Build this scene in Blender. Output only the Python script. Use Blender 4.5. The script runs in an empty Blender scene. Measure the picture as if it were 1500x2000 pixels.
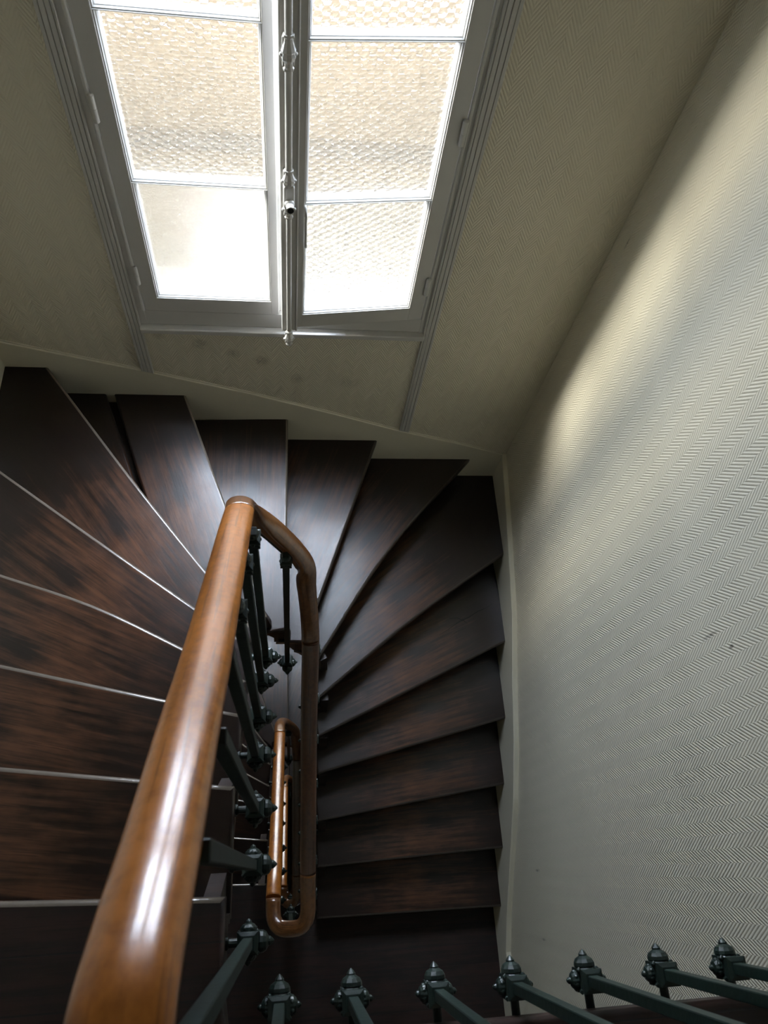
import bpy, bmesh, math
from mathutils import Vector, Matrix

sc = bpy.context.scene
COL = sc.collection
CZ = 9.746            # eye height above the lowest landing
D = 1.853             # window wall, distance from the eye
WR = 1.091            # right wall
WL = -1.12            # left wall
WF = -1.65            # front wall, behind the landing
RISE = .17
TURN = 2.72           # one storey

# ------------------------------------------------------------------ camera
cam_d = bpy.data.cameras.new('camera')
cam = bpy.data.objects.new('camera', cam_d)
COL.objects.link(cam)
cam_d.sensor_fit = 'AUTO'
cam_d.sensor_width = 36
cam_d.lens = 1417.94 / 2000 * 36
R = ((0.991652, -0.058548, 0.11488), (-0.001331, -0.895562, -0.444935), (0.128933, 0.441068, -0.888164))
cam.matrix_world = Matrix(((R[0][0], -R[1][0], -R[2][0], 0),
                           (R[0][1], -R[1][1], -R[2][1], 0),
                           (R[0][2], -R[1][2], -R[2][2], CZ),
                           (0, 0, 0, 1)))
cam_d.clip_start = .02
cam_d.dof.use_dof = True
cam_d.dof.focus_distance = 2.5
cam_d.dof.aperture_fstop = 8.0
sc.camera = cam

# ------------------------------------------------------------------ world, sun, daylight
world = bpy.data.worlds.new('sky')
sc.world = world
world.use_nodes = True
wn = world.node_tree
wn.nodes['Background'].inputs[0].default_value = (.74, .86, 1.0, 1)
wn.nodes['Background'].inputs[1].default_value = .5

def lamp(name, kind, energy, color, loc, look=None, **kw):
    l = bpy.data.lights.new(name, kind)
    l.energy = energy
    l.color = color
    for k, v in kw.items():
        setattr(l, k, v)
    o = bpy.data.objects.new(name, l)
    COL.objects.link(o)
    o.location = (loc[0], loc[1], loc[2] + CZ)
    if look is not None:
        d = Vector(look)
        o.rotation_euler = d.to_track_quat('-Z', 'Y').to_euler()
    return o

lamp('sun', 'SUN', 1.3, (1, .95, .86), (0, 6, 6), (.5, .12, -1), angle=.02)
for k in range(3):                       # sky portals in the window openings
    p = lamp('sky_portal', 'AREA', 1, (1, 1, 1), (-.01, D + .13, -1.33 - TURN * k), (0, -1, 0),
             shape='RECTANGLE', size=1.0, size_y=1.65)
    p.data.cycles.is_portal = True
# bright sky seen up the courtyard, and fill lamps added outside the lower windows
lamp('daylight', 'AREA', 4900, (.745, .83, 1.0), (-.1, 2.85, .50), (0, -1.0, -.08), shape='RECTANGLE', size=3.4, size_y=3.6)
lamp('daylight_warm', 'AREA', 420, (1.0, .95, .87), (-1.95, 2.50, -.7), (2.95, -.95, -1.8), shape='RECTANGLE', size=.9, size_y=1.0, spread=math.radians(75))
for k in (1, 2):
    lamp('court_fill', 'AREA', 260, (.86, .93, 1.0), (0, 2.95, -1.3 - TURN * k), (0, -1, -.35), shape='RECTANGLE', size=.9, size_y=1.2)

sc.view_settings.view_transform = 'Standard'
sc.view_settings.look = 'None'
sc.view_settings.exposure = 0.10
sc.view_settings.gamma = 1
sc.view_settings.use_curve_mapping = False
sc.cycles.use_denoising = True
sc.cycles.max_bounces = 12
sc.cycles.diffuse_bounces = 6
sc.cycles.transmission_bounces = 8
sc.cycles.transparent_max_bounces = 12
sc.cycles.caustics_reflective = False
sc.cycles.caustics_refractive = False
sc.cycles.sample_clamp_indirect = 6

# ------------------------------------------------------------------ node helpers
class NT:
    def __init__(s, name):
        s.m = bpy.data.materials.new(name)
        s.m.use_nodes = True
        s.t = s.m.node_tree
        s.p = s.t.nodes['Principled BSDF']
        s.out = s.t.nodes['Material Output']
        s._o = None
    def n(s, typ, **kw):
        x = s.t.nodes.new(typ)
        for k, v in kw.items():
            setattr(x, k, v)
        return x
    def l(s, a, b):
        s.t.links.new(a, b)
    def put(s, sock, v):
        if hasattr(v, 'is_linked') or isinstance(v, bpy.types.NodeSocket):
            s.l(v, sock)
        else:
            sock.default_value = v
    def math(s, op, a, b=None, c=None, clamp=False):
        x = s.n('ShaderNodeMath', operation=op, use_clamp=clamp)
        s.put(x.inputs[0], a)
        if b is not None: s.put(x.inputs[1], b)
        if c is not None: s.put(x.inputs[2], c)
        return x.outputs[0]
    def vm(s, op, a, b=None):
        x = s.n('ShaderNodeVectorMath', operation=op)
        s.put(x.inputs[0], a)
        if b is not None: s.put(x.inputs[1], b)
        return x
    def obj(s, kind='Object'):
        if s._o is None: s._o = s.n('ShaderNodeTexCoord')
        return s._o.outputs[kind]
    def sep(s, v):
        x = s.n('ShaderNodeSeparateXYZ'); s.l(v, x.inputs[0]); return x.outputs
    def comb(s, x, y, z):
        c = s.n('ShaderNodeCombineXYZ')
        for i, v in enumerate((x, y, z)): s.put(c.inputs[i], v)
        return c.outputs[0]
    def noise(s, vec, scale, detail=3, rough=.5, dist=0.):
        x = s.n('ShaderNodeTexNoise')
        s.l(vec, x.inputs['Vector'])
        x.inputs['Scale'].default_value = scale
        x.inputs['Detail'].default_value = detail
        x.inputs['Roughness'].default_value = rough
        x.inputs['Distortion'].default_value = dist
        return x.outputs[0]
    def scale(s, vec, f):
        return s.vm('MULTIPLY', vec, f).outputs[0]
    def ramp(s, f, stops):
        x = s.n('ShaderNodeValToRGB')
        e = x.color_ramp.elements
        while len(e) < len(stops): e.new(.5)
        for i, (p, c) in enumerate(stops):
            e[i].position = p
            e[i].color = (*c, 1) if len(c) == 3 else c
        s.l(f, x.inputs[0])
        return x.outputs[0]
    def mix(s, f, a, b, mode='MIX'):
        x = s.n('ShaderNodeMix', data_type='RGBA', blend_type=mode)
        s.put(x.inputs[0], f)
        for i, v in ((6, a), (7, b)):
            s.put(x.inputs[i], (*v, 1) if isinstance(v, tuple) and len(v) == 3 else v)
        return x.outputs[2]
    def bump(s, h, dist, strength=1., nrm=None):
        x = s.n('ShaderNodeBump')
        x.inputs['Strength'].default_value = strength
        x.inputs['Distance'].default_value = dist
        s.l(h, x.inputs['Height'])
        if nrm is not None: s.l(nrm, x.inputs['Normal'])
        return x.outputs[0]
    def fin(s, color=None, rough=None, normal=None, metal=0, coat=0, coat_rough=.1, spec=.5):
        if color is not None: s.put(s.p.inputs['Base Color'], (*color, 1) if isinstance(color, tuple) and len(color) == 3 else color)
        if rough is not None: s.put(s.p.inputs['Roughness'], rough)
        if normal is not None: s.l(normal, s.p.inputs['Normal'])
        s.p.inputs['Metallic'].default_value = metal
        s.p.inputs['Coat Weight'].default_value = coat
        s.p.inputs['Coat Roughness'].default_value = coat_rough
        s.p.inputs['Specular IOR Level'].default_value = spec
        return s.m

PAPER = (.71, .665, .535)

def wallpaper(name, axis, marks=()):
    s = NT(name)
    o = s.obj(); x, y, z = s.sep(o)
    u = x if axis == 0 else y
    wob = s.math('MULTIPLY', s.noise(o, 3.0, 2), .004)
    tri = s.math('PINGPONG', s.math('ADD', s.math('ADD', u, 10.0), wob), .033)
    ph = s.math('MULTIPLY', s.math('ADD', z, s.math('MULTIPLY', tri, 1.65)), 2 * math.pi / .0165)
    h = s.math('MULTIPLY_ADD', s.math('SINE', ph), .5, .5)
    h = s.math('POWER', h, .7)
    amp = s.math('MULTIPLY_ADD', s.noise(o, 5.0, 3), .7, .45)
    h = s.math('MULTIPLY', h, amp)
    h = s.math('ADD', h, s.math('MULTIPLY', s.noise(o, 380.0, 2), .5))
    h = s.math('ADD', h, s.math('MULTIPLY', s.noise(o, 9.0, 2), 1.2))
    big = s.noise(o, 1.7, 4, .6)
    col = s.mix(big, tuple(c * .965 for c in PAPER), tuple(min(1, c * 1.03) for c in PAPER))
    f = None
    blot = s.noise(o, 60.0, 4, .7)
    for (a, b, r, k, asp) in marks:                # scuffs rubbed into the paper
        du = s.math('MULTIPLY', s.math('SUBTRACT', u, a), asp)
        dz = s.math('SUBTRACT', z, b)
        d = s.math('SQRT', s.math('ADD', s.math('MULTIPLY', du, du), s.math('MULTIPLY', dz, dz)))
        g = s.math('MULTIPLY', s.math('SUBTRACT', 1.0, s.math('DIVIDE', d, r), clamp=True), k)
        f = g if f is None else s.math('MAXIMUM', f, g)
    if f is not None:
        f = s.math('MULTIPLY', f, s.math('MULTIPLY_ADD', blot, 3.0, -.9, clamp=True), clamp=True)
        col = s.mix(f, col, (.22, .20, .16))
    return s.fin(col, .55, s.bump(h, .0017, 1.0), spec=.3)

def smooth_paint(name, col, rough=.42, bumpy=.0006, spec=.5):
    s = NT(name); o = s.obj()
    h = s.math('ADD', s.noise(o, 18.0, 4), s.math('MULTIPLY', s.noise(o, 140.0, 2), .25))
    c = s.mix(s.noise(o, 4.0, 4, .6), tuple(v * .93 for v in col), tuple(min(1, v * 1.03) for v in col))
    return s.fin(c, rough, s.bump(h, bumpy, 1.0), spec=spec)

def wood(name, dark, light, coords='Object', rough=.30, coat=.35, grain=1., wear=None, seams=None, crough=.22, spec=.36):
    s = NT(name)
    o = s.obj(coords)
    g = s.scale(o, (1.2, 22.0, 22.0))
    n1 = s.noise(g, 2.2 * grain, 6, .62, .6)
    if coords == 'UV': n1 = s.math('MULTIPLY_ADD', s.noise(s.scale(o, (9., 9., 9.)), 6.0, 5, .65), .8, s.math('MULTIPLY', n1, .45))
    fine = s.noise(s.scale(o, (6.0, 260.0, 260.0)), 1.0 * grain, 3, .6)
    blot = s.noise(s.scale(o, (1.0, 2.2, 2.2)), 4.5, 4, .6)
    f = s.math('MULTIPLY_ADD', n1, .9, s.math('MULTIPLY', blot, .75))
    f = s.math('SUBTRACT', f, .38)
    if wear is not None:
        x, y, z = s.sep(o)
        # foot-worn middle of the tread, polish left dark at the ends
        w = s.math('SUBTRACT', 1.0, s.math('ABSOLUTE', s.math('DIVIDE', s.math('SUBTRACT', x, wear[0]), wear[1])), clamp=True)
        w = s.math('POWER', w, .8)
        f = s.math('MULTIPLY', f, s.math('MULTIPLY_ADD', w, 1.05, .12))
    col = s.ramp(f, [(.0, tuple(v * .55 for v in dark)), (.32, dark), (.62, light), (1.0, tuple(min(1, v * 1.35) for v in light))])
    pores = s.math('MULTIPLY', s.math('GREATER_THAN', fine, .60), .45)
    col = s.mix(pores, col, tuple(v * .35 for v in dark))
    h = s.math('ADD', s.math('MULTIPLY', fine, .35), s.math('MULTIPLY', n1, .6))
    h = s.math('ADD', h, s.math('MULTIPLY', blot, 2.2))
    if seams is not None:                     # boards laid along x
        x, y, z = s.sep(o)
        fr = s.math('PINGPONG', s.math('ADD', y, seams[1]), seams[0] / 2)
        line = s.math('LESS_THAN', fr, .0016)
        col = s.mix(line, col, (.004, .003, .003))
        h = s.math('SUBTRACT', h, s.math('MULTIPLY', line, 2.0))
    r = s.math('MULTIPLY_ADD', s.noise(o, 14.0, 4, .6), .22, rough - .11)
    return s.fin(col, r, s.bump(h, .0009, .6), coat=coat, coat_rough=crough, spec=spec)

def glass(name, hexed=True):
    s = NT(name); o = s.obj(); x, y, z = s.sep(o)
    if hexed:
        P_ = .0235
        wb = s.math('MULTIPLY', s.noise(o, 60.0, 1), .006)
        uu = s.math('ADD', s.math('ADD', s.math('MULTIPLY', x, 1.0), 5.0), wb)
        vv = s.math('ADD', s.math('ADD', z, 5.0), wb)
        def cell(ou, ov):
            a = s.math('SUBTRACT', s.math('FLOORED_MODULO', s.math('ADD', uu, ou), P_ * math.sqrt(3)), P_ * math.sqrt(3) / 2)
            b = s.math('SUBTRACT', s.math('FLOORED_MODULO', s.math('ADD', vv, ov), P_), P_ / 2)
            return s.math('ADD', s.math('MULTIPLY', a, a), s.math('MULTIPLY', b, b))
        d = s.math('MINIMUM', cell(0., 0.), cell(P_ * math.sqrt(3) / 2, P_ / 2))
        h = s.math('MULTIPLY', d, -1.0 / (P_ * P_ / 3))
        h = s.math('ADD', h, s.math('MULTIPLY', s.noise(o, 120.0, 3), .35))
        nrm = s.bump(h, .0042, 1.0)
    else:
        h = s.noise(o, 260.0, 3, .6)
        h = s.math('ADD', h, s.math('MULTIPLY', s.noise(o, 120.0, 3, .6), .8))
        nrm = s.bump(h, .0016, 1.0)
    tr = s.n('ShaderNodeBsdfTransparent'); tr.inputs[0].default_value = (.97, .985, .98, 1)
    gl = s.n('ShaderNodeBsdfGlass'); gl.inputs['IOR'].default_value = 1.45
    gl.inputs['Roughness'].default_value = .03 if hexed else .12
    s.l(nrm, gl.inputs['Normal'])
    tl = s.n('ShaderNodeBsdfTranslucent'); tl.inputs[0].default_value = (.9, .92, .93, 1)
    m0 = s.n('ShaderNodeMixShader'); m0.inputs[0].default_value = .0
    s.l(gl.outputs[0], m0.inputs[1]); s.l(tl.outputs[0], m0.inputs[2])
    mx = s.n('ShaderNodeMixShader'); mx.inputs[0].default_value = .60 if hexed else .60
    s.l(tr.outputs[0], mx.inputs[1]); s.l(m0.outputs[0], mx.inputs[2])
    s.l(mx.outputs[0], s.out.inputs[0])
    return s.m

def plain(name, col, rough=.5, metal=0, coat=0, bumpy=0, nscale=30., spec=.35):
    s = NT(name)
    nm = None
    if bumpy:
        nm = s.bump(s.noise(s.obj(), nscale, 4, .6), bumpy, 1.0)
    c = s.mix(s.noise(s.obj(), nscale * .4, 4, .6), tuple(v * .8 for v in col), tuple(min(1, v * 1.15) for v in col))
    return s.fin(c, rough, nm, metal=metal, coat=coat, spec=spec)

M = {}
M['paper_back'] = wallpaper('herringbone_paper_back', 0,
    [(-.342, -2.275, .035, .9, 1.), (-.22, -2.326, .035, .7, 1.), (-.112, -2.369, .04, .9, 1.), (-.488, -2.231, .03, .7, 1.), (.031, -2.482, .04, .6, 1.), (.25, -2.50, .05, .35, 1.)])
M['paper_side'] = wallpaper('herringbone_paper_side', 1,
    [(.499, -1.73, .05, 1.2, 8.), (.447, -1.657, .013, 2.5, 2.), (1.78, -1.62, .03, 1.5, 6.), (-.043, -3.495, .04, 1.2, 5.), (-.312, -3.542, .04, 1.2, 6.)])
M['skirt'] = smooth_paint('cream_gloss_paint', (.74, .70, .565), .34, .0012)
M['plaster'] = smooth_paint('white_plaster', (.82, .80, .74), .7)
M['winpaint'] = smooth_paint('off_white_window_paint', (.56, .55, .525), .30, .0007)
M['tread'] = wood('dark_stained_oak_tread', (.0105, .0048, .0032), (.094, .039, .019), rough=.33, coat=.26, wear=(.50, .72), crough=.22)
M['edge'] = plain('worn_nosing_painted_glint', (.15, .125, .10), .24, 0, .6, .0008, 90.)  # worn varnish, lightened to paint the window glint into the colour
M['edge_dim'] = plain('nosing_faint_painted_glint', (.045, .036, .030), .30, 0, .3, .0008, 90.)  # darker copy for the later treads, where the painted glint is fainter
M['riser'] = wood('dark_stained_oak_riser', (.009, .005, .004), (.022, .011, .007), rough=.5, coat=.05)
M['landing'] = wood('dark_landing_boards', (.006, .003, .0022), (.022, .009, .006), rough=.48, coat=.05, seams=(.0895, .0125))
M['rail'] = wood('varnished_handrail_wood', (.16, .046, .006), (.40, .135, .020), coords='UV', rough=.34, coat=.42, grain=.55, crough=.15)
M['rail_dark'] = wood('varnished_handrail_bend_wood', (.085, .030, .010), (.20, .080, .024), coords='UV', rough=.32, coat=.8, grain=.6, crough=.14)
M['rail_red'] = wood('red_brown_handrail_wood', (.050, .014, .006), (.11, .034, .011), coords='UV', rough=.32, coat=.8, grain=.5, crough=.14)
M['iron'] = plain('dark_green_painted_iron', (.0045, .012, .009), .48, 0, .05, .0008, 60.)
M['brass'] = plain('dark_lock_metal', (.03, .03, .03), .3, .8)
M['hex'] = glass('honeycomb_cathedral_glass', True)
M['ham'] = glass('hammered_glass', False)
M['facade'] = plain('beige_render', (.33, .27, .215), .9, 0, 0, .004, 6.)
M['roofm'] = plain('pale_roof_sheet', (.80, .80, .79), .7, 0, 0, .002, 5.)
M['gravel'] = plain('grey_roof_gravel', (.36, .35, .33), .9, 0, 0, .004, 30.)
M['slit'] = plain('dark_crack', (.004, .003, .003), .8)
M['zinc'] = plain('grey_zinc', (.06, .07, .085), .5, .3)

# ------------------------------------------------------------------ mesh helpers
def emit(name, bm, mat, parent=None, loc=(0, 0, 0), rotz=0., smooth=False, world=True, kind=None):
    """link bm as one mesh object; world=True means bm is in room coordinates (eye at 0,0,0)"""
    bmesh.ops.recalc_face_normals(bm, faces=bm.faces)
    me = bpy.data.meshes.new(name)
    bm.to_mesh(me); bm.free()
    if smooth:
        for p in me.polygons: p.use_smooth = True
    me.materials.append(mat)
    o = bpy.data.objects.new(name, me)
    COL.objects.link(o)
    o.rotation_euler.z = rotz
    if parent is not None:
        o.parent = parent
        if world:
            o.location = Vector((loc[0], loc[1], loc[2] + CZ)) - wloc(parent)
            if world == 'abs': pass
        else:
            o.location = loc
    else:
        o.location = (loc[0], loc[1], loc[2] + CZ)
    if kind: o['kind'] = kind
    return o

WL_ = {}
def wloc(o):
    return WL_.get(o.name, Vector((0, 0, 0)))

def tag(o, label, cat, group=None):
    o['label'] = label; o['category'] = cat
    if group: o['group'] = group
    return o

def empty(name, loc, label=None, cat=None, group=None, kind=None):
    o = bpy.data.objects.new(name, None)
    COL.objects.link(o)
    o.location = (loc[0], loc[1], loc[2] + CZ)
    o.empty_display_size = .1
    WL_[o.name] = Vector(o.location)
    if label: tag(o, label, cat, group)
    if kind: o['kind'] = kind
    return o

def box(bm, x0, x1, y0, y1, z0, z1, bev=0., seg=2):
    b = bm if not bev else bmesh.new()
    r = bmesh.ops.create_cube(b, size=1)
    for v in r['verts']:
        v.co = Vector(((x0 + x1) / 2 + v.co.x * (x1 - x0), (y0 + y1) / 2 + v.co.y * (y1 - y0), (z0 + z1) / 2 + v.co.z * (z1 - z0)))
    if bev:
        bmesh.ops.bevel(b, geom=b.edges[:], offset=bev, segments=seg, affect='EDGES', profile=.5)
        merge(bm, b)

def merge(bm, b, mat=None):
    if mat is not None: b.transform(mat)
    me = bpy.data.meshes.new('tmp'); b.to_mesh(me); b.free()
    bm.from_mesh(me); bpy.data.meshes.remove(me)

def prism(bm, poly, z0, z1):
    """extrude a plan polygon between two heights"""
    lo = [bm.verts.new((x, y, z0)) for x, y in poly]
    hi = [bm.verts.new((x, y, z1)) for x, y in poly]
    n = len(poly)
    bm.faces.new(lo[::-1]); top = bm.faces.new(hi)
    for i in range(n):
        bm.faces.new((lo[i], lo[(i + 1) % n], hi[(i + 1) % n], hi[i]))
    return top

def lathe(bm, prof, seg=12, mat=None, sq=False):
    """prof: (radius, height) around z; sq makes square rings"""
    b = bmesh.new()
    rings = []
    for r, h in prof:
        if r < 1e-5:
            rings.append([b.verts.new((0, 0, h))])
        elif sq:
            rings.append([b.verts.new((r * cx, r * cy, h)) for cx, cy in ((1, 1), (-1, 1), (-1, -1), (1, -1))])
        else:
            rings.append([b.verts.new((r * math.cos(2 * math.pi * i / seg), r * math.sin(2 * math.pi * i / seg), h)) for i in range(seg)])
    for a, c in zip(rings, rings[1:]):
        if len(a) == 1 and len(c) == 1: continue
        n = max(len(a), len(c))
        for i in range(n):
            j = (i + 1) % n
            vs = [a[i % len(a)], a[j % len(a)], c[j % len(c)], c[i % len(c)]]
            u = []
            for v in vs:
                if v not in u: u.append(v)
            if len(u) > 2: b.faces.new(u)
    for rg, flip in ((rings[0], True), (rings[-1], False)):
        if len(rg) > 2: b.faces.new(rg[::-1] if flip else rg)
    merge(bm, b, mat)

def spline(pts, step=.012):
    pts = [Vector(p) for p in pts]
    out = []
    for i in range(len(pts) - 1):
        p0 = pts[i - 1] if i else pts[0] * 2 - pts[1]
        p1, p2 = pts[i], pts[i + 1]
        p3 = pts[i + 2] if i + 2 < len(pts) else p2 * 2 - p1
        n = max(2, int((p2 - p1).length / step))
        d1 = max(1e-6, (p1 - p0).length ** .5); d2 = (p2 - p1).length ** .5; d3 = max(1e-6, (p3 - p2).length ** .5)
        t0, t1, t2, t3 = 0, d1, d1 + d2, d1 + d2 + d3
        for k in range(n):
            t = t1 + (t2 - t1) * k / n
            A1 = p0 * ((t1 - t) / (t1 - t0)) + p1 * ((t - t0) / (t1 - t0))
            A2 = p1 * ((t2 - t) / (t2 - t1)) + p2 * ((t - t1) / (t2 - t1))
            A3 = p2 * ((t3 - t) / (t3 - t2)) + p3 * ((t - t2) / (t3 - t2))
            B1 = A1 * ((t2 - t) / (t2 - t0)) + A2 * ((t - t0) / (t2 - t0))
            B2 = A2 * ((t3 - t) / (t3 - t1)) + A3 * ((t - t1) / (t3 - t1))
            out.append(B1 * ((t2 - t) / (t2 - t1)) + B2 * ((t - t1) / (t2 - t1)))
    out.append(pts[-1])
    return out

def sweep(bm, pts, prof, u0=0., scl=None):
    """sweep a closed profile (side, up) along pts with UVs (length, girth)"""
    uv = bm.loops.layers.uv.verify()
    n = len(pts); m = len(prof)
    rings = []; us = []; u = u0
    g = [0]
    for i in range(m):
        a = prof[i]; b = prof[(i + 1) % m]
        g.append(g[-1] + math.hypot(a[0] - b[0], a[1] - b[1]))
    prev = None
    for i, p in enumerate(pts):
        t = (pts[min(n - 1, i + 1)] - pts[max(0, i - 1)]).normalized()
        side = t.cross(Vector((0, 0, 1))).normalized()
        if prev is not None and side.dot(prev) < 0: side = -side
        prev = side
        up = side.cross(t).normalized()
        if up.z < 0: up = -up
        if i: u += (pts[i] - pts[i - 1]).length
        us.append(u)
        k_ = scl[i] if scl else 1.
        rings.append([bm.verts.new(p + side * a * k_ + up * b * k_) for a, b in prof])
    for i in range(n - 1):
        for j in range(m):
            k = (j + 1) % m
            f = bm.faces.new((rings[i][j], rings[i][k], rings[i + 1][k], rings[i + 1][j]))
            f.smooth = True
            for lp, (uu, vv) in zip(f.loops, ((us[i], g[j]), (us[i], g[j + 1]), (us[i + 1], g[j + 1]), (us[i + 1], g[j]))):
                lp[uv].uv = (uu, vv)
    bm.faces.new(rings[0][::-1]); bm.faces.new(rings[-1])
    return u

# ------------------------------------------------------------------ shell
ZB, ZT = -TURN * 3 - 1.586, 1.35      # bottom landing, ceiling
WX0, WX1 = -.543, .524                  # rough window opening
def wall_back():
    bm = bmesh.new()
    y0, y1 = D, D + .12
    box(bm, WL - .3, WX0, y0, y1, ZB - .3, ZT)
    box(bm, WX1, WR + .3, y0, y1, ZB - .3, ZT)
    lo = ZB - .3
    for k in (2, 1, 0):
        box(bm, WX0, WX1, y0, y1, lo, -2.185 - TURN * k)
        lo = -.505 - TURN * k
    box(bm, WX0, WX1, y0, y1, lo, ZT)
    return bm
emit('wall_back', wall_back(), M['paper_back'], kind='structure', loc=(0, 0, -CZ)).location.z = CZ
def wbox(name, mat, *a, kind='structure', **k):
    bm = bmesh.new(); box(bm, *a, **k)
    # keep texture coordinates in room heights
    return emit(name, bm, mat, kind=kind)
wbox('wall_right', M['paper_side'], WR, WR + .3, WF - .3, D + .32, ZB - .3, ZT)
wbox('wall_left', M['paper_side'], WL - .3, WL, WF - .3, D + .32, ZB - .3, ZT)
wbox('wall_front', M['paper_back'], WL, WR, WF - .3, WF, ZB - .3, ZT)
wbox('ceiling', M['plaster'], WL - .3, WR + .3, WF - .3, D + .32, ZT, ZT + .2)

# ------------------------------------------------------------------ stairs
NIN = [(-.122, -.029), (-.122, .187), (-.122, .379), (-.122, .505), (-.122, .655), (-.122, .762), (-.082, .862), (-.012, .866),
       (.060, .862), (.127, .84), (.127, .70), (.127, .562), (.127, .421), (.129, .224), (.130, .027), (.131, -.201)]
NMID = [[(-.529, -.011)], [(-.334, .213), (-.629, .251)], [(-.322, .425), (-.731, .526)], [(-.319, .614), (-.571, .742), (-.841, .842)],
        [(-.312, .795), (-.609, 1.014), (-.971, 1.286)], [(-.302, .993), (-.552, 1.316)], [(-.263, 1.363)], [(-.010, 1.38)],
        [(.128, 1.049), (.288, 1.489)], [(.465, 1.345)], [(.565, 1.047)], [], [], [], [], []]
NOUT = [(WL, .015), (WL, .315), (WL, .622), (WL, .945), (WL, 1.40), (-.946, D), (-.437, D), (-.006, D), (.419, D), (.918, D),
        (WR, 1.405), (WR, .998), (WR, .65), (WR, .353), (WR, .064), (WR, -.205)]
NOS = [[NIN[k]] + NMID[k] + [NOUT[k]] for k in range(16)]
def lev(k): return -1.586 - RISE * k

def smooth_line(line, n=10):
    p = spline([(x, y, 0) for x, y in line], .06)
    return [(v.x, v.y) for v in p]

def back_shift(line, d):
    """move a nosing line back under the tread above it (towards the higher side)"""
    out = []
    for i, p in enumerate(line):
        a = Vector(line[max(0, i - 1)]); b = Vector(line[min(len(line) - 1, i + 1)])
        t = (b - a).normalized()
        nrm = Vector((-t.y, t.x))      # line runs from the well outwards; higher side is on the left... checked per sign
        out.append((p[0] + nrm.x * d, p[1] + nrm.y * d))
    return out
BACK = 1.0
def shifted(k, d):
    ln = smooth_line(NOS[k])
    s = back_shift(ln, -d)
    # sign: the shifted line must lie on the side of the previous (higher) nosing
    ref = Vector(NOS[k - 1][-1]) if k > 0 else Vector((WL, -.4))
    if k == 0: ref = Vector((WL, -.4))
    m = len(ln) // 2
    if (Vector(s[m]) - ref).length > (Vector(ln[m]) - ref).length:
        s = back_shift(ln, d)
    # clip into the room
    return [(min(WR, max(WL, x)), min(D, y)) for x, y in s]

def local(poly, org, ang):
    c, s_ = math.cos(-ang), math.sin(-ang)
    return [((x - org[0]) * c - (y - org[1]) * s_, (x - org[0]) * s_ + (y - org[1]) * c) for x, y in poly]

def tread_poly(k):
    front = smooth_line(NOS[k])                      # well -> wall
    back = shifted(k - 1, .045) if k else None       # well -> wall
    poly = list(front)
    if k == 5: poly.append((WL, D))
    if k == 10: poly.append((WR, D))
    poly += back[::-1]
    if k == 6: poly.append((-.118, .84))
    return poly, len(front)

def clean(poly):
    out = []
    for p in poly:
        if not out or math.hypot(p[0] - out[-1][0], p[1] - out[-1][1]) > .022: out.append(p)
    if math.hypot(out[0][0] - out[-1][0], out[0][1] - out[-1][1]) < .022: out.pop()
    return out

def seg_d(c, p, q):
    c, p, q = Vector(c), Vector(p), Vector(q)
    d = q - p
    t = max(0, min(1, (c - p).dot(d) / max(1e-9, d.dot(d))))
    return (c - p - d * t).length

def inset(poly, d):
    n = len(poly)
    area = sum(poly[i][0] * poly[(i + 1) % n][1] - poly[(i + 1) % n][0] * poly[i][1] for i in range(n))
    sg = 1 if area > 0 else -1
    out = []
    for i in range(n):
        p0, p, p1 = Vector(poly[i - 1]), Vector(poly[i]), Vector(poly[(i + 1) % n])
        a = (p - p0).normalized(); b = (p1 - p).normalized()
        na = Vector((-a.y, a.x)) * sg; nb = Vector((-b.y, b.x)) * sg
        m = (na + nb)
        m = m / max(.35, m.dot(na)) if m.length > 1e-4 else na
        out.append((p.x + m.x * d, p.y + m.y * d))
    return out

def slab(poly, th=.036, bev=.010, front=()):
    """flat board with a rounded top edge; the rounding along the front line gets the worn nosing material with its painted glint"""
    bm = bmesh.new()
    rings = [[bm.verts.new((x, y, -th)) for x, y in inset(poly, .003)]]
    steps = [(0., -th + .004)] + [(bev * (1 - math.cos(t)), -bev * (1 - math.sin(t))) for t in (i * math.pi / 12 for i in range(7))]
    for d, z in steps:
        rings.append([bm.verts.new((x, y, z)) for x, y in inset(poly, d)])
    n = len(poly)
    onf = []
    for i in range(n):
        p = poly[i]; q = poly[(i + 1) % n]; c = ((p[0] + q[0]) / 2, (p[1] + q[1]) / 2)
        onf.append(any(seg_d(c, u, v) < .004 for u, v in zip(front, front[1:])))
    for r, (lo, hi) in enumerate(zip(rings, rings[1:])):
        for i in range(n):
            j = (i + 1) % n
            f = bm.faces.new((lo[i], lo[j], hi[j], hi[i]))
            if r >= 2: f.smooth = True
            if r >= 2 and onf[i]: f.material_index = 1
    bm.faces.new(rings[0][::-1]); bm.faces.new(rings[-1])
    return bm

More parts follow.
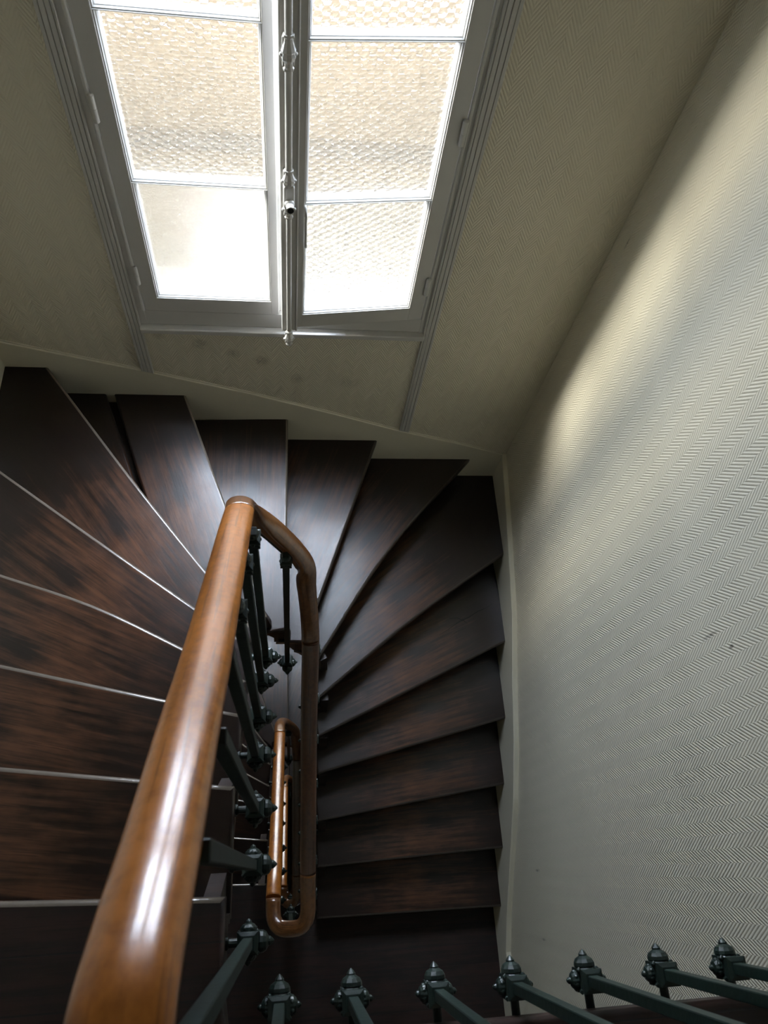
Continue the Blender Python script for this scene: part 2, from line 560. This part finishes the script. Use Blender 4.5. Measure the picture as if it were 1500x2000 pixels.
def add_tread(k, parent, f, meshes):
    z = lev(k) - TURN * f
    a = Vector(NOS[k][0]); b = Vector(NOS[k][-1])
    ang = math.atan2(b.y - a.y, b.x - a.x)
    polys = []
    if k == 6:
        front = smooth_line(NOS[6])
        polys.append(clean(front + [(-.729, D), (-.591, 1.441), (-.53, 1.28), (-.30, .96), (-.118, .80), (-.118, .84)]))
        polys.append(clean([(-.762, D), (-.96, D), (-.58, 1.30), (-.53, 1.31), (-.61, 1.441)]))
        sub = bmesh.new()
        prism(sub, [(-.80, D), (-.66, D), (-.50, 1.30), (-.60, 1.30)], -.10, -.06)
        emit('gap_dark_backing', sub, M['riser'], parent, (0, 0, z))  # dark board added beneath the gap so the opening stays black
    else:
        polys.append(clean(tread_poly(k)[0]))
    for i, pl in enumerate(polys):
        key = (k, i)
        if key in meshes:
            o = meshes[key].copy(); COL.objects.link(o)
            o.parent = parent
            o.location = Vector((a.x, a.y, z + CZ)) - wloc(parent)
        else:
            bm = slab(local(pl, a, ang), front=local(smooth_line(NOS[k]), a, ang) if i == 0 else ())
            o = emit('tread' if i == 0 else 'tread_strip', bm, M['tread'], parent, (a.x, a.y, z), ang)
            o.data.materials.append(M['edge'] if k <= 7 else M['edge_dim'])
            meshes[key] = o

def add_riser(k, parent, f):
    """board under nosing k, down to the next tread (or landing)"""
    ln = shifted(k, .034)
    if ln[0][0] == ln[-1][0]: return
    z1 = lev(k) - TURN * f - .034
    z0 = lev(k + 1) - TURN * f - (.0 if k == 15 else .0)
    bm = bmesh.new()
    n = len(ln)
    bk = shifted(k, .052)
    poly = ln + bk[::-1]
    prism(bm, poly, z0, z1)
    emit('riser', bm, M['riser'], parent)

# outline of the well, with the level of each station, for the stringer
WELL = [(-.122, -.19, -.2)] + [(NIN[k][0], NIN[k][1], k) for k in range(6)] + [(-.116, .83, 5.6), (-.082, .862, 6), (-.012, .866, 7),
        (.060, .862, 8), (.108, .858, 8.6), (.127, .82, 9.1)] + [(NIN[k][0], NIN[k][1], k) for k in range(10, 16)]
def add_stringer(parent, f):
    bm = bmesh.new()
    pts = []
    for i in range(len(WELL) - 1):
        a, b = WELL[i], WELL[i + 1]
        for j in range(4):
            t = j / 4
            pts.append([a[q] * (1 - t) + b[q] * t for q in range(3)])
    pts.append(list(WELL[-1]))
    rows = []
    for i, (x, y, s) in enumerate(pts):
        a = pts[max(0, i - 1)]; b = pts[min(len(pts) - 1, i + 1)]
        t = Vector((b[0] - a[0], b[1] - a[1])).normalized()
        nrm = Vector((-t.y, t.x))       # walking down, the stairs lie to the left of the well edge
        zl = -1.586 - RISE * s - TURN * f
        top = -1.586 - RISE * math.ceil(s - 1e-6) - TURN * f - .036 if s > 0 else -1.62 - TURN * f
        bot = zl - .27
        p = Vector((x, y)) + nrm * .012; q = Vector((x, y)) + nrm * .045
        rows.append([bm.verts.new((p.x, p.y, bot)), bm.verts.new((p.x, p.y, top)), bm.verts.new((q.x, q.y, top)), bm.verts.new((q.x, q.y, bot))])
    for a, b in zip(rows, rows[1:]):
        for j in range(4):
            k = (j + 1) % 4
            bm.faces.new((a[j], a[k], b[k], b[j]))
    bm.faces.new(rows[0]); bm.faces.new(rows[-1][::-1])
    emit('stringer', bm, M['riser'], parent)

FLIGHT = ['dark stained winding wooden staircase turning below the big window, nearest to the viewer',
          'dark wooden stair flight one storey down, seen left of the oval handrail loop',
          'lowest dark wooden stair flight, glimpsed deep down inside the stairwell gap']
meshes = {}
for f in range(3):
    st = empty('staircase', (0, .8, lev(16) - TURN * f), FLIGHT[f], 'stairs', 'stair flights around one open well')
    for k in range(16):
        if k: add_tread(k, st, f, meshes)
        add_riser(k, st, f)
    add_stringer(st, f)

def crack(parent, pts, w, z):
    bm = bmesh.new()
    n = len(pts)
    L_, R_ = [], []
    for i, p in enumerate(pts):
        t = (Vector(pts[min(n - 1, i + 1)]) - Vector(pts[max(0, i - 1)])).normalized()
        ww = w * math.sin(math.pi * (i + .35) / (n - .3)) + .0003
        L_.append((p[0] - t.y * ww, p[1] + t.x * ww)); R_.append((p[0] + t.y * ww, p[1] - t.x * ww))
    lo = []
    prism(bm, L_ + R_[::-1], -.002, .0006)
    emit('crack', bm, M['slit'], parent, (0, 0, z))
for o in COL.objects:
    if o.name == 'staircase': st0 = o
z10 = lev(11)
crack(st0, [(1.035, 1.19), (.99, 1.165), (.95, 1.15), (.90, 1.12), (.85, 1.10), (.79, 1.06), (.74, 1.03)], .0016, z10)
crack(st0, [(.80, 1.115), (.84, 1.118), (.875, 1.10), (.89, 1.085)], .0013, z10)
crack(st0, [(.88, 1.065), (.83, 1.045), (.79, 1.02)], .0010, z10)

# ------------------------------------------------------------------ landings
def landing(f, top=False):
    z = lev(0) - TURN * f
    nos = smooth_line(NOS[0])
    if top:
        corner = [(-.122 + .055 * (1 - math.cos(t)), -.262 + .055 * (1 - math.sin(t)) ) for t in [i * math.pi / 12 for i in range(7)]]
        poly = nos[::-1] + corner + [(WR, -.262), (WR, WF), (WL, WF)]
    else:
        e = -.165
        poly = nos[::-1] + [(-.122, -.15), (-.10, -.205), (-.05, -.225), (.06, -.225), (.105, -.205), (.131, -.165), (WR, e), (WR, WF), (WL, WF)]
    bm = slab(clean(poly), front=nos[::-1])
    # trimmer joist and soffit under the boards
    ins = [(x - .012 if x < -.5 else x, y) for x, y in poly]
    b2 = bmesh.new()
    ymax = -.05
    pl = [(WL, -.045), (-.137, -.045)] + ([(-.137, -.20), (-.12, -.325), (WR, -.325)] if top else [(-.137, -.17), (-.10, -.24), (.11, -.24), (.145, -.18), (WR, -.18)]) + [(WR, WF), (WL, WF)]
    prism(b2, pl, -.27, -.036)
    merge(bm, b2)
    o = emit('floor', bm, M['landing'], loc=(0, 0, z), kind='structure')
    o.data.materials.append(M['edge'])
    return o
landing(0, True)
for f in (1, 2): landing(f)
bm = bmesh.new(); box(bm, WL, WR, WF, D, -.25, 0)
emit('floor', bm, M['landing'], loc=(0, 0, lev(0) - TURN * 3), kind='structure')

# ------------------------------------------------------------------ baseboards following the stairs
def sloped_board(name, pts, plane, th, drop, mat):
    """pts: (along, z) of the top edge; plane 'y' = back wall, 'x' = side wall"""
    bm = bmesh.new()
    n = len(pts)
    prof = [(0., -drop), (th, -drop), (th, -.011), (th + .004, -.009), (th + .006, -.004), (th + .003, 0.), (0., 0.)]
    if plane == 'y': prof = [(0., -drop), (th, -drop), (th, -.012), (th - .005, -.009), (th - .005, -.004), (th - .003, 0.), (0., .001)]
    rows = []
    for a, z in pts:
        r = []
        for d, h in prof:
            if plane == 'y': r.append(bm.verts.new((a, D - d, z + h)))
            else: r.append(bm.verts.new((plane_x - d * sgn, a, z + h)))
        rows.append(r)
    m = len(prof)
    for a, b in zip(rows, rows[1:]):
        for j in range(m):
            bm.faces.new((a[j], a[(j + 1) % m], b[(j + 1) % m], b[j]))
    bm.faces.new(rows[0]); bm.faces.new(rows[-1][::-1])
    return emit(name, bm, mat, kind='structure')
plane_x, sgn = WR, 1
sloped_board('baseboard_back', [(WL, -2.263), (-1.069, -2.281), (-.58, -2.437), (-.163, -2.579), (.20, -2.722), (.531, -2.861), (.82, -2.96), (WR - .018, -3.062)], 'y', .006, .32, M['skirt'])
sloped_board('baseboard_right', [(D, -3.070), (1.65, -3.115), (1.456, -3.161), (1.068, -3.268), (.78, -3.41), (.52, -3.515), (.267, -3.65), (-.041, -3.875), (-.25, -4.03), (-.405, -4.12), (WF, -4.13)], 'x', .018, .36, M['skirt'])
plane_x, sgn = WL, -1
sloped_board('baseboard_left', [(WF, -1.41), (.0, -1.41), (.32, -1.58), (.62, -1.75), (.95, -1.92), (1.40, -2.09), (D, -2.26)], 'x', .018, .34, M['skirt'])

# ------------------------------------------------------------------ window
ROWS = [(-2.015, -1.559), (-1.537, -1.077), (-1.056, -.596)]
WT = -.50              # top of the window frame
def frame_mesh(x0, x1, z0, z1, px0, px1, y=0., th=.042):
    """leaf: stiles and rails with stepped glazing beads, room face at y"""
    bm = bmesh.new()
    o = .010
    box(bm, x0, px0 - o, y, y + th, z0, z1, .003, 2)
    box(bm, px1 + o, x1, y, y + th, z0, z1, .003, 2)
    zs = [z0] + [v for r in ROWS for v in (r[0] - o, r[1] + o)] + [z1]
    for i in range(0, len(zs), 2):
        a, b = zs[i], zs[i + 1]
        if i == 0 or i == len(zs) - 2: box(bm, px0 - o - .002, px1 + o + .002, y + .0005, y + th, a, b)
        else: box(bm, px0 - o - .002, px1 + o + .002, y + .0005, y + th, a, b, min(.0008, (b - a) / 4), 1)
    prof = [(o + .001, .001), (o, .004), (o - .003, .0045), (o - .005, .010), (o - .007, .0115), (.0, .020), (.0, th - .006)]
    for (a, b) in ROWS:
        rings = []
        for e, d in prof:
            rings.append([bm.verts.new(c) for c in ((px0 - e, y + d, a - e), (px1 + e, y + d, a - e), (px1 + e, y + d, b + e), (px0 - e, y + d, b + e))])
        for r, s_ in zip(rings, rings[1:]):
            for j in range(4):
                k = (j + 1) % 4
                bm.faces.new((r[j], r[k], s_[k], s_[j]))
    return bm

win = empty('window_1', (0, D, -2.17), kind='structure')
def wp(name, bm, mat, parent=None, **k):
    return emit(name, bm, mat, parent or win, **k)
# outer frame
bm = bmesh.new()
for x0, x1 in ((-.562, -.516), (.494, .545)): box(bm, x0, x1, D - .004, D + .07, -2.185, WT, .003)
box(bm, -.558, .541, D - .0032, D + .068, -2.165, -2.093, .003)
box(bm, -.558, .541, D - .0032, D + .068, WT - .03, WT, .003)
for x in (-.519, .4965):
    lathe(bm, [(.006, -2.09), (.006, WT - .03)], 10, Matrix.Translation((x, D - .004, 0)))
wp('window_frame', bm, M['winpaint'])
bm = bmesh.new()
box(bm, -.545, .517, D - .030, D + .02, -2.190, -2.166, .005, 3)
box(bm, -.541, .513, D - .012, D + .02, -2.204, -2.188, .003, 2)
wp('window_sill', bm, M['winpaint'])
def casing(x_out, x_in):
    bm = bmesh.new()
    w = x_in - x_out
    fr = [(0, 0), (0, .010), (.04, .013), (.20, .013), (.235, .009), (.27, .013), (.50, .013), (.535, .009), (.57, .013), (.80, .013), (.835, .009), (.87, .013), (.97, .013), (1, .009), (1, 0)]
    zb = -2.437 if x_out < 0 else -2.865
    rows = []
    for i, z in enumerate((zb, WT + .045)):
        rows.append([bm.verts.new((x_out + w * t, D - h, z - (.33 * w * t if i == 0 else 0))) for t, h in fr])
    m = len(fr)
    for j in range(m):
        k = (j + 1) % m
        bm.faces.new((rows[0][j], rows[0][k], rows[1][k], rows[1][j]))
    bm.faces.new(rows[0]); bm.faces.new(rows[1][::-1])
    return bm
wp('casing', casing(-.587, -.541), M['winpaint'])
wp('casing', casing(.560, .512), M['winpaint'])
bm = bmesh.new(); box(bm, -.587, .560, D - .012, D, WT, WT + .045, .003)
wp('casing_head', bm, M['winpaint'])
# closed left leaf
bm = frame_mesh(-.513, -.037, -2.089, WT - .032, -.45, -.076, D - .006)
box(bm, -.040, .004, D + .012, D + .036, -2.089, WT - .032)
lf = wp('casement', bm, M['winpaint'])
def pane(x0, x1, a, b, y, mat, parent, loc=(0, 0, 0), world=True):
    bm = bmesh.new(); box(bm, x0 - .004, x1 + .004, y, y + .004, a - .004, b + .004)
    o = emit('pane', bm, mat, None, loc)
    return o
def kid(o, parent):
    """parent an object whose mesh is in room coordinates to a mesh part also in room coordinates"""
    o.parent = parent
    o.location = (0, 0, 0)
    return o
for i, (a, b) in enumerate(ROWS):
    kid(pane(-.45, -.076, a, b, D + .016, M['ham'] if i == 0 else M['hex'], lf), lf)
def hinge(x, y, z0, z1):
    bm = bmesh.new()
    r = .0085
    lathe(bm, [(.004, z0 - .004), (r, z0), (r, (z0 + z1) / 2 - .001), (r * .85, (z0 + z1) / 2), (r, (z0 + z1) / 2 + .001), (r, z1), (.004, z1 + .004)], 14, Matrix.Translation((x, y, 0)))
    return bm
for z0, z1 in ((-1.352, -1.276), (-1.952, -1.878), (-.75, -.675)):
    kid(emit('hinge', hinge(-.511, D - .012, z0, z1), M['winpaint']), lf)
# right leaf ajar: built flat, hinge line at x=0, free edge towards -x
OPEN = math.radians(7.0)
HX, HY = .491, D - .006
rl = emit('casement', frame_mesh(-.478, 0, -2.089, WT - .032, -.437, -.064, 0), M['winpaint'], win, (HX, HY, 0), OPEN)
# (mesh heights are room heights, origin height is the eye level)
for i, (a, b) in enumerate(ROWS):
    kid(pane(-.437, -.064, a, b, .022, M['hex'], rl), rl)
for z0, z1 in ((-1.352, -1.276), (-1.952, -1.878), (-.75, -.675)):
    kid(emit('hinge', hinge(-.006, -.006, z0, z1), M['winpaint']), rl)
bm = bmesh.new()
box(bm, -.522, -.470, -.014, .010, -2.089, WT - .032, .004, 3)
lathe(bm, [(.003, -2.088), (.003, WT - .034)], 8, Matrix.Translation((-.472, -.014, 0)))
kid(emit('meeting_bead', bm, M['winpaint']), rl)
RX, RY = -.499, -.026
bm = bmesh.new()
lathe(bm, [(.0085, -2.07), (.0085, -1.53)], 16, Matrix.Translation((RX, RY, 0)))
lathe(bm, [(.0098, -1.45), (.0098, -.56)], 16, Matrix.Translation((RX, RY, 0)))
kid(emit('bolt_rod', bm, M['winpaint'], smooth=False), rl)
def ornate(z0, z1, w):
    """cast collar: waisted, lobed in the middle"""
    bm = bmesh.new()
    h = z1 - z0
    T = Matrix.Translation((RX, RY, 0)) @ Matrix.Diagonal((1, .85, 1, 1))
    pr = [(.55, 0), (.72, .03), (.74, .09), (.60, .13), (.58, .22), (.92, .34), (1.0, .42), (.86, .50), (.98, .56), (.80, .66), (.62, .80), (.60, .88), (.76, .93), (.74, .98), (.55, 1.0)]
    lathe(bm, [(w * r, z0 + h * t) for r, t in pr], 10, T)
    for s_ in (-1, 1):       # side lobes
        lathe(bm, [(0, -.005), (.0045, -.003), (.0055, 0), (.0045, .003), (0, .005)], 8, Matrix.Translation((RX + s_ * w * .92, RY, z0 + h * .46)))
    box(bm, RX - w * .8, RX + w * .8, RY, RY + .014, z0 + h * .1, z1 - h * .1, .002)
    return bm
for z0, z1 in ((-1.122, -1.032), (-.66, -.57)):
    kid(emit('bolt_guide', ornate(z0, z1, .019), M['winpaint'], smooth=False), rl)
bm = ornate(-1.470, -1.400, .019)
merge(bm, ornate(-1.568, -1.500, .018))
box(bm, RX - .016, RX + .016, RY - .012, RY + .016, -1.525, -1.45, .005, 3)
lathe(bm, [(.014, 0), (.014, .010), (.011, .014), (.010, .030), (.013, .033)], 18, Matrix.Translation((RX, RY - .010, -1.505)) @ Matrix.Rotation(math.pi / 2, 4, 'X'))
bc = kid(emit('bolt_case', bm, M['winpaint']), rl)
bm = bmesh.new()
lathe(bm, [(.0095, 0), (.0095, .0015), (.005, .002), (.0, .002)], 14, Matrix.Translation((RX, RY - .0425, -1.505)) @ Matrix.Rotation(math.pi / 2, 4, 'X'))
kid(emit('bolt_spindle', bm, M['brass']), rl)
bm = ornate(-2.150, -2.075, .017)
bk = kid(emit('bolt_keeper', bm, M['winpaint']), rl)
# small hanging pull on the leaf
bm = bmesh.new()
HP = [(-.447, -.004, -1.545), (-.447, -.016, -1.553), (-.4465, -.019, -1.58), (-.4455, -.012, -1.615), (-.4445, -.010, -1.66), (-.444, -.012, -1.700)]
sweep(bm, spline(HP, .008), [(.0042 * math.cos(t * math.pi / 4), .0042 * math.sin(t * math.pi / 4)) for t in range(8)])
kid(emit('pull_handle', bm, M['winpaint']), rl)

# windows of the storeys below (same leaf, same glass)
def copy_tree(o, parent=None):
    c = o.copy(); COL.objects.link(c); c.parent = parent
    for ch in o.children: copy_tree(ch, c)
    return c
for f in (1, 2):
    w = copy_tree(win)
    w.name = 'window_%d' % (f + 1)
    w.location.z = win.location.z - TURN * f

# ------------------------------------------------------------------ railings
def ball(bm, r, at, seg=12):
    lathe(bm, [(0, -r)] + [(r * math.sin(math.pi * i / 6), -r * math.cos(math.pi * i / 6)) for i in range(1, 6)] + [(0, r)], seg, Matrix.Translation(at))

ROT = {'x+': Matrix.Rotation(math.pi / 2, 4, 'Y'), 'y+': Matrix.Rotation(-math.pi / 2, 4, 'X'), 'y-': Matrix.Rotation(math.pi / 2, 4, 'X'), 'z-': Matrix.Rotation(math.pi, 4, 'X')}
def pendant_mesh():
    bm = bmesh.new()
    # stepped square collar under the bar
    lathe(bm, [(.0165, -.021), (.0205, -.017), (.0205, .002), (.0185, .004), (.0185, .014), (.0160, .016), (.0160, .026), (.0200, .028), (.0200, .037), (.013, .040)], sq=True, mat=None)
    acorn = [(.0185, .010), (.0205, .014), (.0208, .018), (.0190, .0205), (.0205, .023), (.0200, .029), (.0165, .035), (.0105, .0385), (.0082, .0400), (.0085, .0425), (.0050, .0470), (.0015, .0505), (0, .051)]
    rose = [(.0135, .012), (.0150, .017), (.0165, .020), (.0160, .026), (.0120, .031), (.0062, .0335), (.0055, .037), (.0025, .040), (0, .041)]
    lathe(bm, acorn, 12, ROT['x+'])
    lathe(bm, acorn, 12, ROT['z-'])
    for r in ('y+', 'y-'): lathe(bm, rose, 12, ROT[r])
    for sgn_ in (-1, 1):      # petals round the side rosettes
        for i in range(6):
            a = i * math.pi / 3
            ball(bm, .0052, (.0125 * math.cos(a), sgn_ * .0235, .0125 * math.sin(a)), 8)
    for i in range(4):        # leaf fans at the corners of the collar
        a = math.pi / 4 + i * math.pi / 2
        T = Matrix.Rotation(a, 4, 'Z') @ Matrix.Translation((.0225, 0, .004)) @ Matrix.Rotation(.3, 4, 'Y')
        b = bmesh.new(); box(b, -.004, .003, -.004, .004, -.014, .016, .002)
        merge(bm, b, T)
    return bm

def shaft_mesh(h, ball_top=True):
    bm = bmesh.new()
    s_ = .0098
    box(bm, -s_, s_, -s_, s_, .034, h, .0015, 1)
    return bm
def cap_mesh():
    bm = bmesh.new()
    lathe(bm, [(.010, -.062), (.015, -.060), (.0158, -.050), (.0125, -.047), (.0135, -.038), (.0165, -.034), (.0165, -.028), (.0095, -.026)], sq=True)
    ball(bm, .0145, (0, 0, -.014), 14)
    for i in range(4):
        a = i * math.pi / 2
        ball(bm, .0055, (.0135 * math.cos(a), .0135 * math.sin(a), -.042), 8)
    return bm
def bracket_mesh(L):
    bm = bmesh.new()
    lathe(bm, [(.0085, .012), (.0085, L - .012), (.0125, L - .010), (.0125, L - .004), (.009, L)], 12, Matrix.Rotation(-math.pi / 2, 4, 'Y'))
    return bm
proto = {}
def part(name, key, fn, parent, loc, smooth=False):
    if key in proto:
        o = proto[key].copy(); COL.objects.link(o); o.parent = parent; o.location = loc
        return o
    bm = fn()
    o = emit(name, bm, M['iron'], parent, loc, world=False, smooth=smooth)
    proto[key] = o
    return o
def baluster(root, x, y, z, ztop, out, brk, cap=True):
    """x,y,z: centre of the cast pendant; ztop: underside of the rail; out: outward angle; brk: bracket length"""
    h = round(ztop - z, 2)
    key = ('shaft', h)
    rl_ = Vector((x, y, z + CZ)) - wloc(root)
    s_ = part('baluster', key, lambda: shaft_mesh(h), root, rl_)
    s_.rotation_euler = (0, 0, out)
    p = part('pendant', 'pendant', pendant_mesh, s_, (0, 0, 0))
    c = part('cap_ball', 'cap', cap_mesh, s_, (0, 0, h)) if cap else p
    b = part('bracket', ('br', round(brk, 2)), lambda: bracket_mesh(round(brk, 2)), s_, (0, 0, 0))
    for q in (p, c, b): q.rotation_euler = (0, 0, 0)

PROF = [(-.017, -.025), (-.025, -.020), (-.0245, -.013), (-.0215, -.008), (-.0245, -.004), (-.0315, .000), (-.0335, .006), (-.0315, .0125),
        (-.025, .0185), (-.015, .0225), (-.006, .0245), (0, .0248), (.006, .0245), (.015, .0225), (.025, .0185), (.0315, .0125), (.0335, .006), (.0315, .000),
        (.0245, -.004), (.0215, -.008), (.0245, -.013), (.025, -.020), (.017, -.025)]
BAR = [(-.014, -.033), (.014, -.033), (.014, -.0245), (-.014, -.0245)]

LEFT = [(-.085, -.625), (-.03, -.640), (.029, -.68), (.13, -.79), (.247, -.925), (.36, -1.045), (.484, -1.174), (.60, -1.295), (.69, -1.395)]
RIGHT = [(.70, -2.36), (.56, -2.576), (.42, -2.746), (.224, -2.916), (.03, -3.09), (-.06, -3.165)]
XL0 = [-.105, -.066, -.052, -.05]; XL1 = [-.105, -.054, -.046, -.05]; XR = [.068, .046, .038]
LEFT[0] = (-.076, -.567); LEFT[1] = (-.02, -.622)

NLL = [(-.6, -1.586), (-.03, -1.586), (.187, -1.756), (.378, -1.926), (.505, -2.096), (.655, -2.266), (.765, -2.436), (.86, -2.606)]
def interp(x, tb):
    tb = sorted(tb)
    if x <= tb[0][0]: return tb[0][1]
    for a, b in zip(tb, tb[1:]):
        if x <= b[0]: return a[1] + (b[1] - a[1]) * (x - a[0]) / (b[0] - a[0])
    return tb[-1][1]

RLAB = ['polished brown handrail on dark green iron balusters, nearest, running down from the landing guard',
        'oval handrail loop on green balusters one storey below, with pale window reflections',
        'smallest and deepest handrail loop on green balusters, inside the larger oval one']
for f in range(3):
    dz = -TURN * f
    root = empty('stair_railing', (0, 0, lev(0) + dz), RLAB[f], 'railing', 'stair railings around one open well')
    nl = len(LEFT)
    left = [(XL0[f] + (XL1[f] - XL0[f]) * i / (nl - 1), y, z + dz) for i, (y, z) in enumerate(LEFT)]
    if f == 0:
        start = [(WR, -.216, -.545), (.6, -.216, -.545), (.1, -.216, -.545), (-.045, -.216, -.546), (-.087, -.208, -.548), (-.103, -.160, -.552), (-.105, -.11, -.558)]
        left = start + left
    k = (XR[f] - XL1[f]) / .173; c0 = (XR[f] + XL1[f]) / 2 + .0185 * k
    def tx(x): return c0 + (x) * k
    turn = [(tx(-.108), .745, -1.468 + dz), (tx(-.094), .785, -1.575 + dz), (tx(-.062), .803, -1.675 + dz), (tx(-.022), .805, -1.765 + dz),
            (tx(.018), .803, -1.863 + dz), (tx(.043), .795, -1.945 + dz), (tx(.0490), .775, -2.055 + dz)]
    right = [(XR[f], y, z + dz) for y, z in RIGHT]
    x0, x1 = XR[f], XL0[f + 1]
    loop = [(x0, -.125, -3.205 + dz), (x0 - .006, -.155, -3.222 + dz), (x0 - .026, -.178, -3.235 + dz), (x0 * .5 + x1 * .5, -.184, -3.250 + dz), (x1 + .026, -.178, -3.265 + dz), (x1 + .006, -.155, -3.275 + dz), (x1, -.120, -3.283 + dz)]
    nxt = [(x1, -.076, -3.287 + dz)]
    allp = left + turn + right + loop + nxt
    pts = spline(allp, .012)
    # cut where the joiner cut it: straight run, bend, straight run, bottom bend
    def idx(p):
        p = Vector(p); return min(range(len(pts)), key=lambda i: (pts[i] - p).length)
    c1 = idx(left[-1]) ; c2 = idx(right[0]) ; c3 = idx(right[-2]) + 2; c4 = len(pts) - 1
    # the old rail is worn a little slimmer further down
    SC = [interp(math.sqrt((p.x - pts[0].x) ** 2 + (p.y - pts[0].y) ** 2) if False else -p.z, [(.5, 1.02), (.9, .97), (1.45, .92), (2.2, .88)]) for p in pts]
    u = 0
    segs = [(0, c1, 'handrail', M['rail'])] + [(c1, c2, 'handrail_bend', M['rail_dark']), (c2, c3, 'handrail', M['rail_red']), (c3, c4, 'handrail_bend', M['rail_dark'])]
    for a, b, nm, mt in segs:
        bm = bmesh.new()
        u = sweep(bm, pts[a:b + 1], PROF, u, SC[a:b + 1])
        o = emit(nm, bm, mt, root, (0, 0, 0))
        bm = bmesh.new(); sweep(bm, pts[a:b + 1], BAR)
        emit('core_bar', bm, M['iron'], root, (0, 0, 0))
    lt = [(p[1], p[2]) for p in left if p[1] > -.12] + [(.74, -1.46 + dz), (.80, -1.58 + dz)]
    rt = [(p[1], p[2]) for p in right] + [(.80, -2.15 + dz)]
    UR = .055
    for (x, y, z) in [(-.082, -.113, -1.686), (-.078, .024, -1.728), (-.079, .142, -1.821), (-.085, .277, -1.936), (-.085, .393, -2.046), (-.085, .535, -2.23), (-.077, .640, -2.345)]:
        zt = interp(y, lt) - UR + .022 if not (f == 0 and y < -.1) else -.585
        if f: zt = interp(max(y, -.07), lt) - .033
        xx = x if f == 0 else (x + .012)
        baluster(root, xx, y, z + dz, zt, 0., .047 if f == 0 else .06, cap=f > 0 or y > .3)
    baluster(root, -.010, .775, -2.93 + dz, -1.79 + dz - .033, -math.pi / 2, .10)
    for y in (.69, .565, .445, .305, .185, .05, -.073):
        z = interp(y, [(-.201, -4.136), (.027, -3.966), (.224, -3.796), (.421, -3.626), (.562, -3.456), (.70, -3.286), (.84, -3.116)]) - .10
        baluster(root, .088, y, z + dz, interp(y, rt) - .033, math.pi, .05)
    baluster(root, .003, -.184, -4.36 + dz, -3.25 + dz - .033, math.pi / 2, .05)
    if f == 0:
        for x in (-.020, .115, .276, .428, .577, .732, .876, 1.02):
            baluster(root, x, -.216, -1.630, -.545 - .033, math.pi / 2, .10)

# ------------------------------------------------------------------ outside the window
nb = empty('neighbour_building', (0, 6.0, ZB), 'beige rendered building across the courtyard, blurred behind the patterned glass', 'building')
bm = bmesh.new(); box(bm, -6, 6, 4.95, 6.5, ZB, .2); emit('facade', bm, M['facade'], nb)
bm = bmesh.new(); box(bm, -6, 6, 4.82, 4.97, -3.73, -3.65, .02); emit('gutter', bm, M['zinc'], nb)
rf = empty('annex_roof', (0, 4.0, -4.2), 'bright sunlit flat roof below the window, seen through the lowest panes', 'roof')
bm = bmesh.new(); box(bm, -6, 6, 3.25, 3.95, -4.15, -4.0, .01); emit('roof_sheet', bm, M['roofm'], rf)
bm = bmesh.new(); box(bm, -6, 6, 3.95, 4.80, -4.15, -4.01); emit('gravel_strip', bm, M['gravel'], rf)
bm = bmesh.new(); box(bm, -6, 6, 3.35, 4.80, ZB, -4.15); emit('annex_wall', bm, M['facade'], rf)
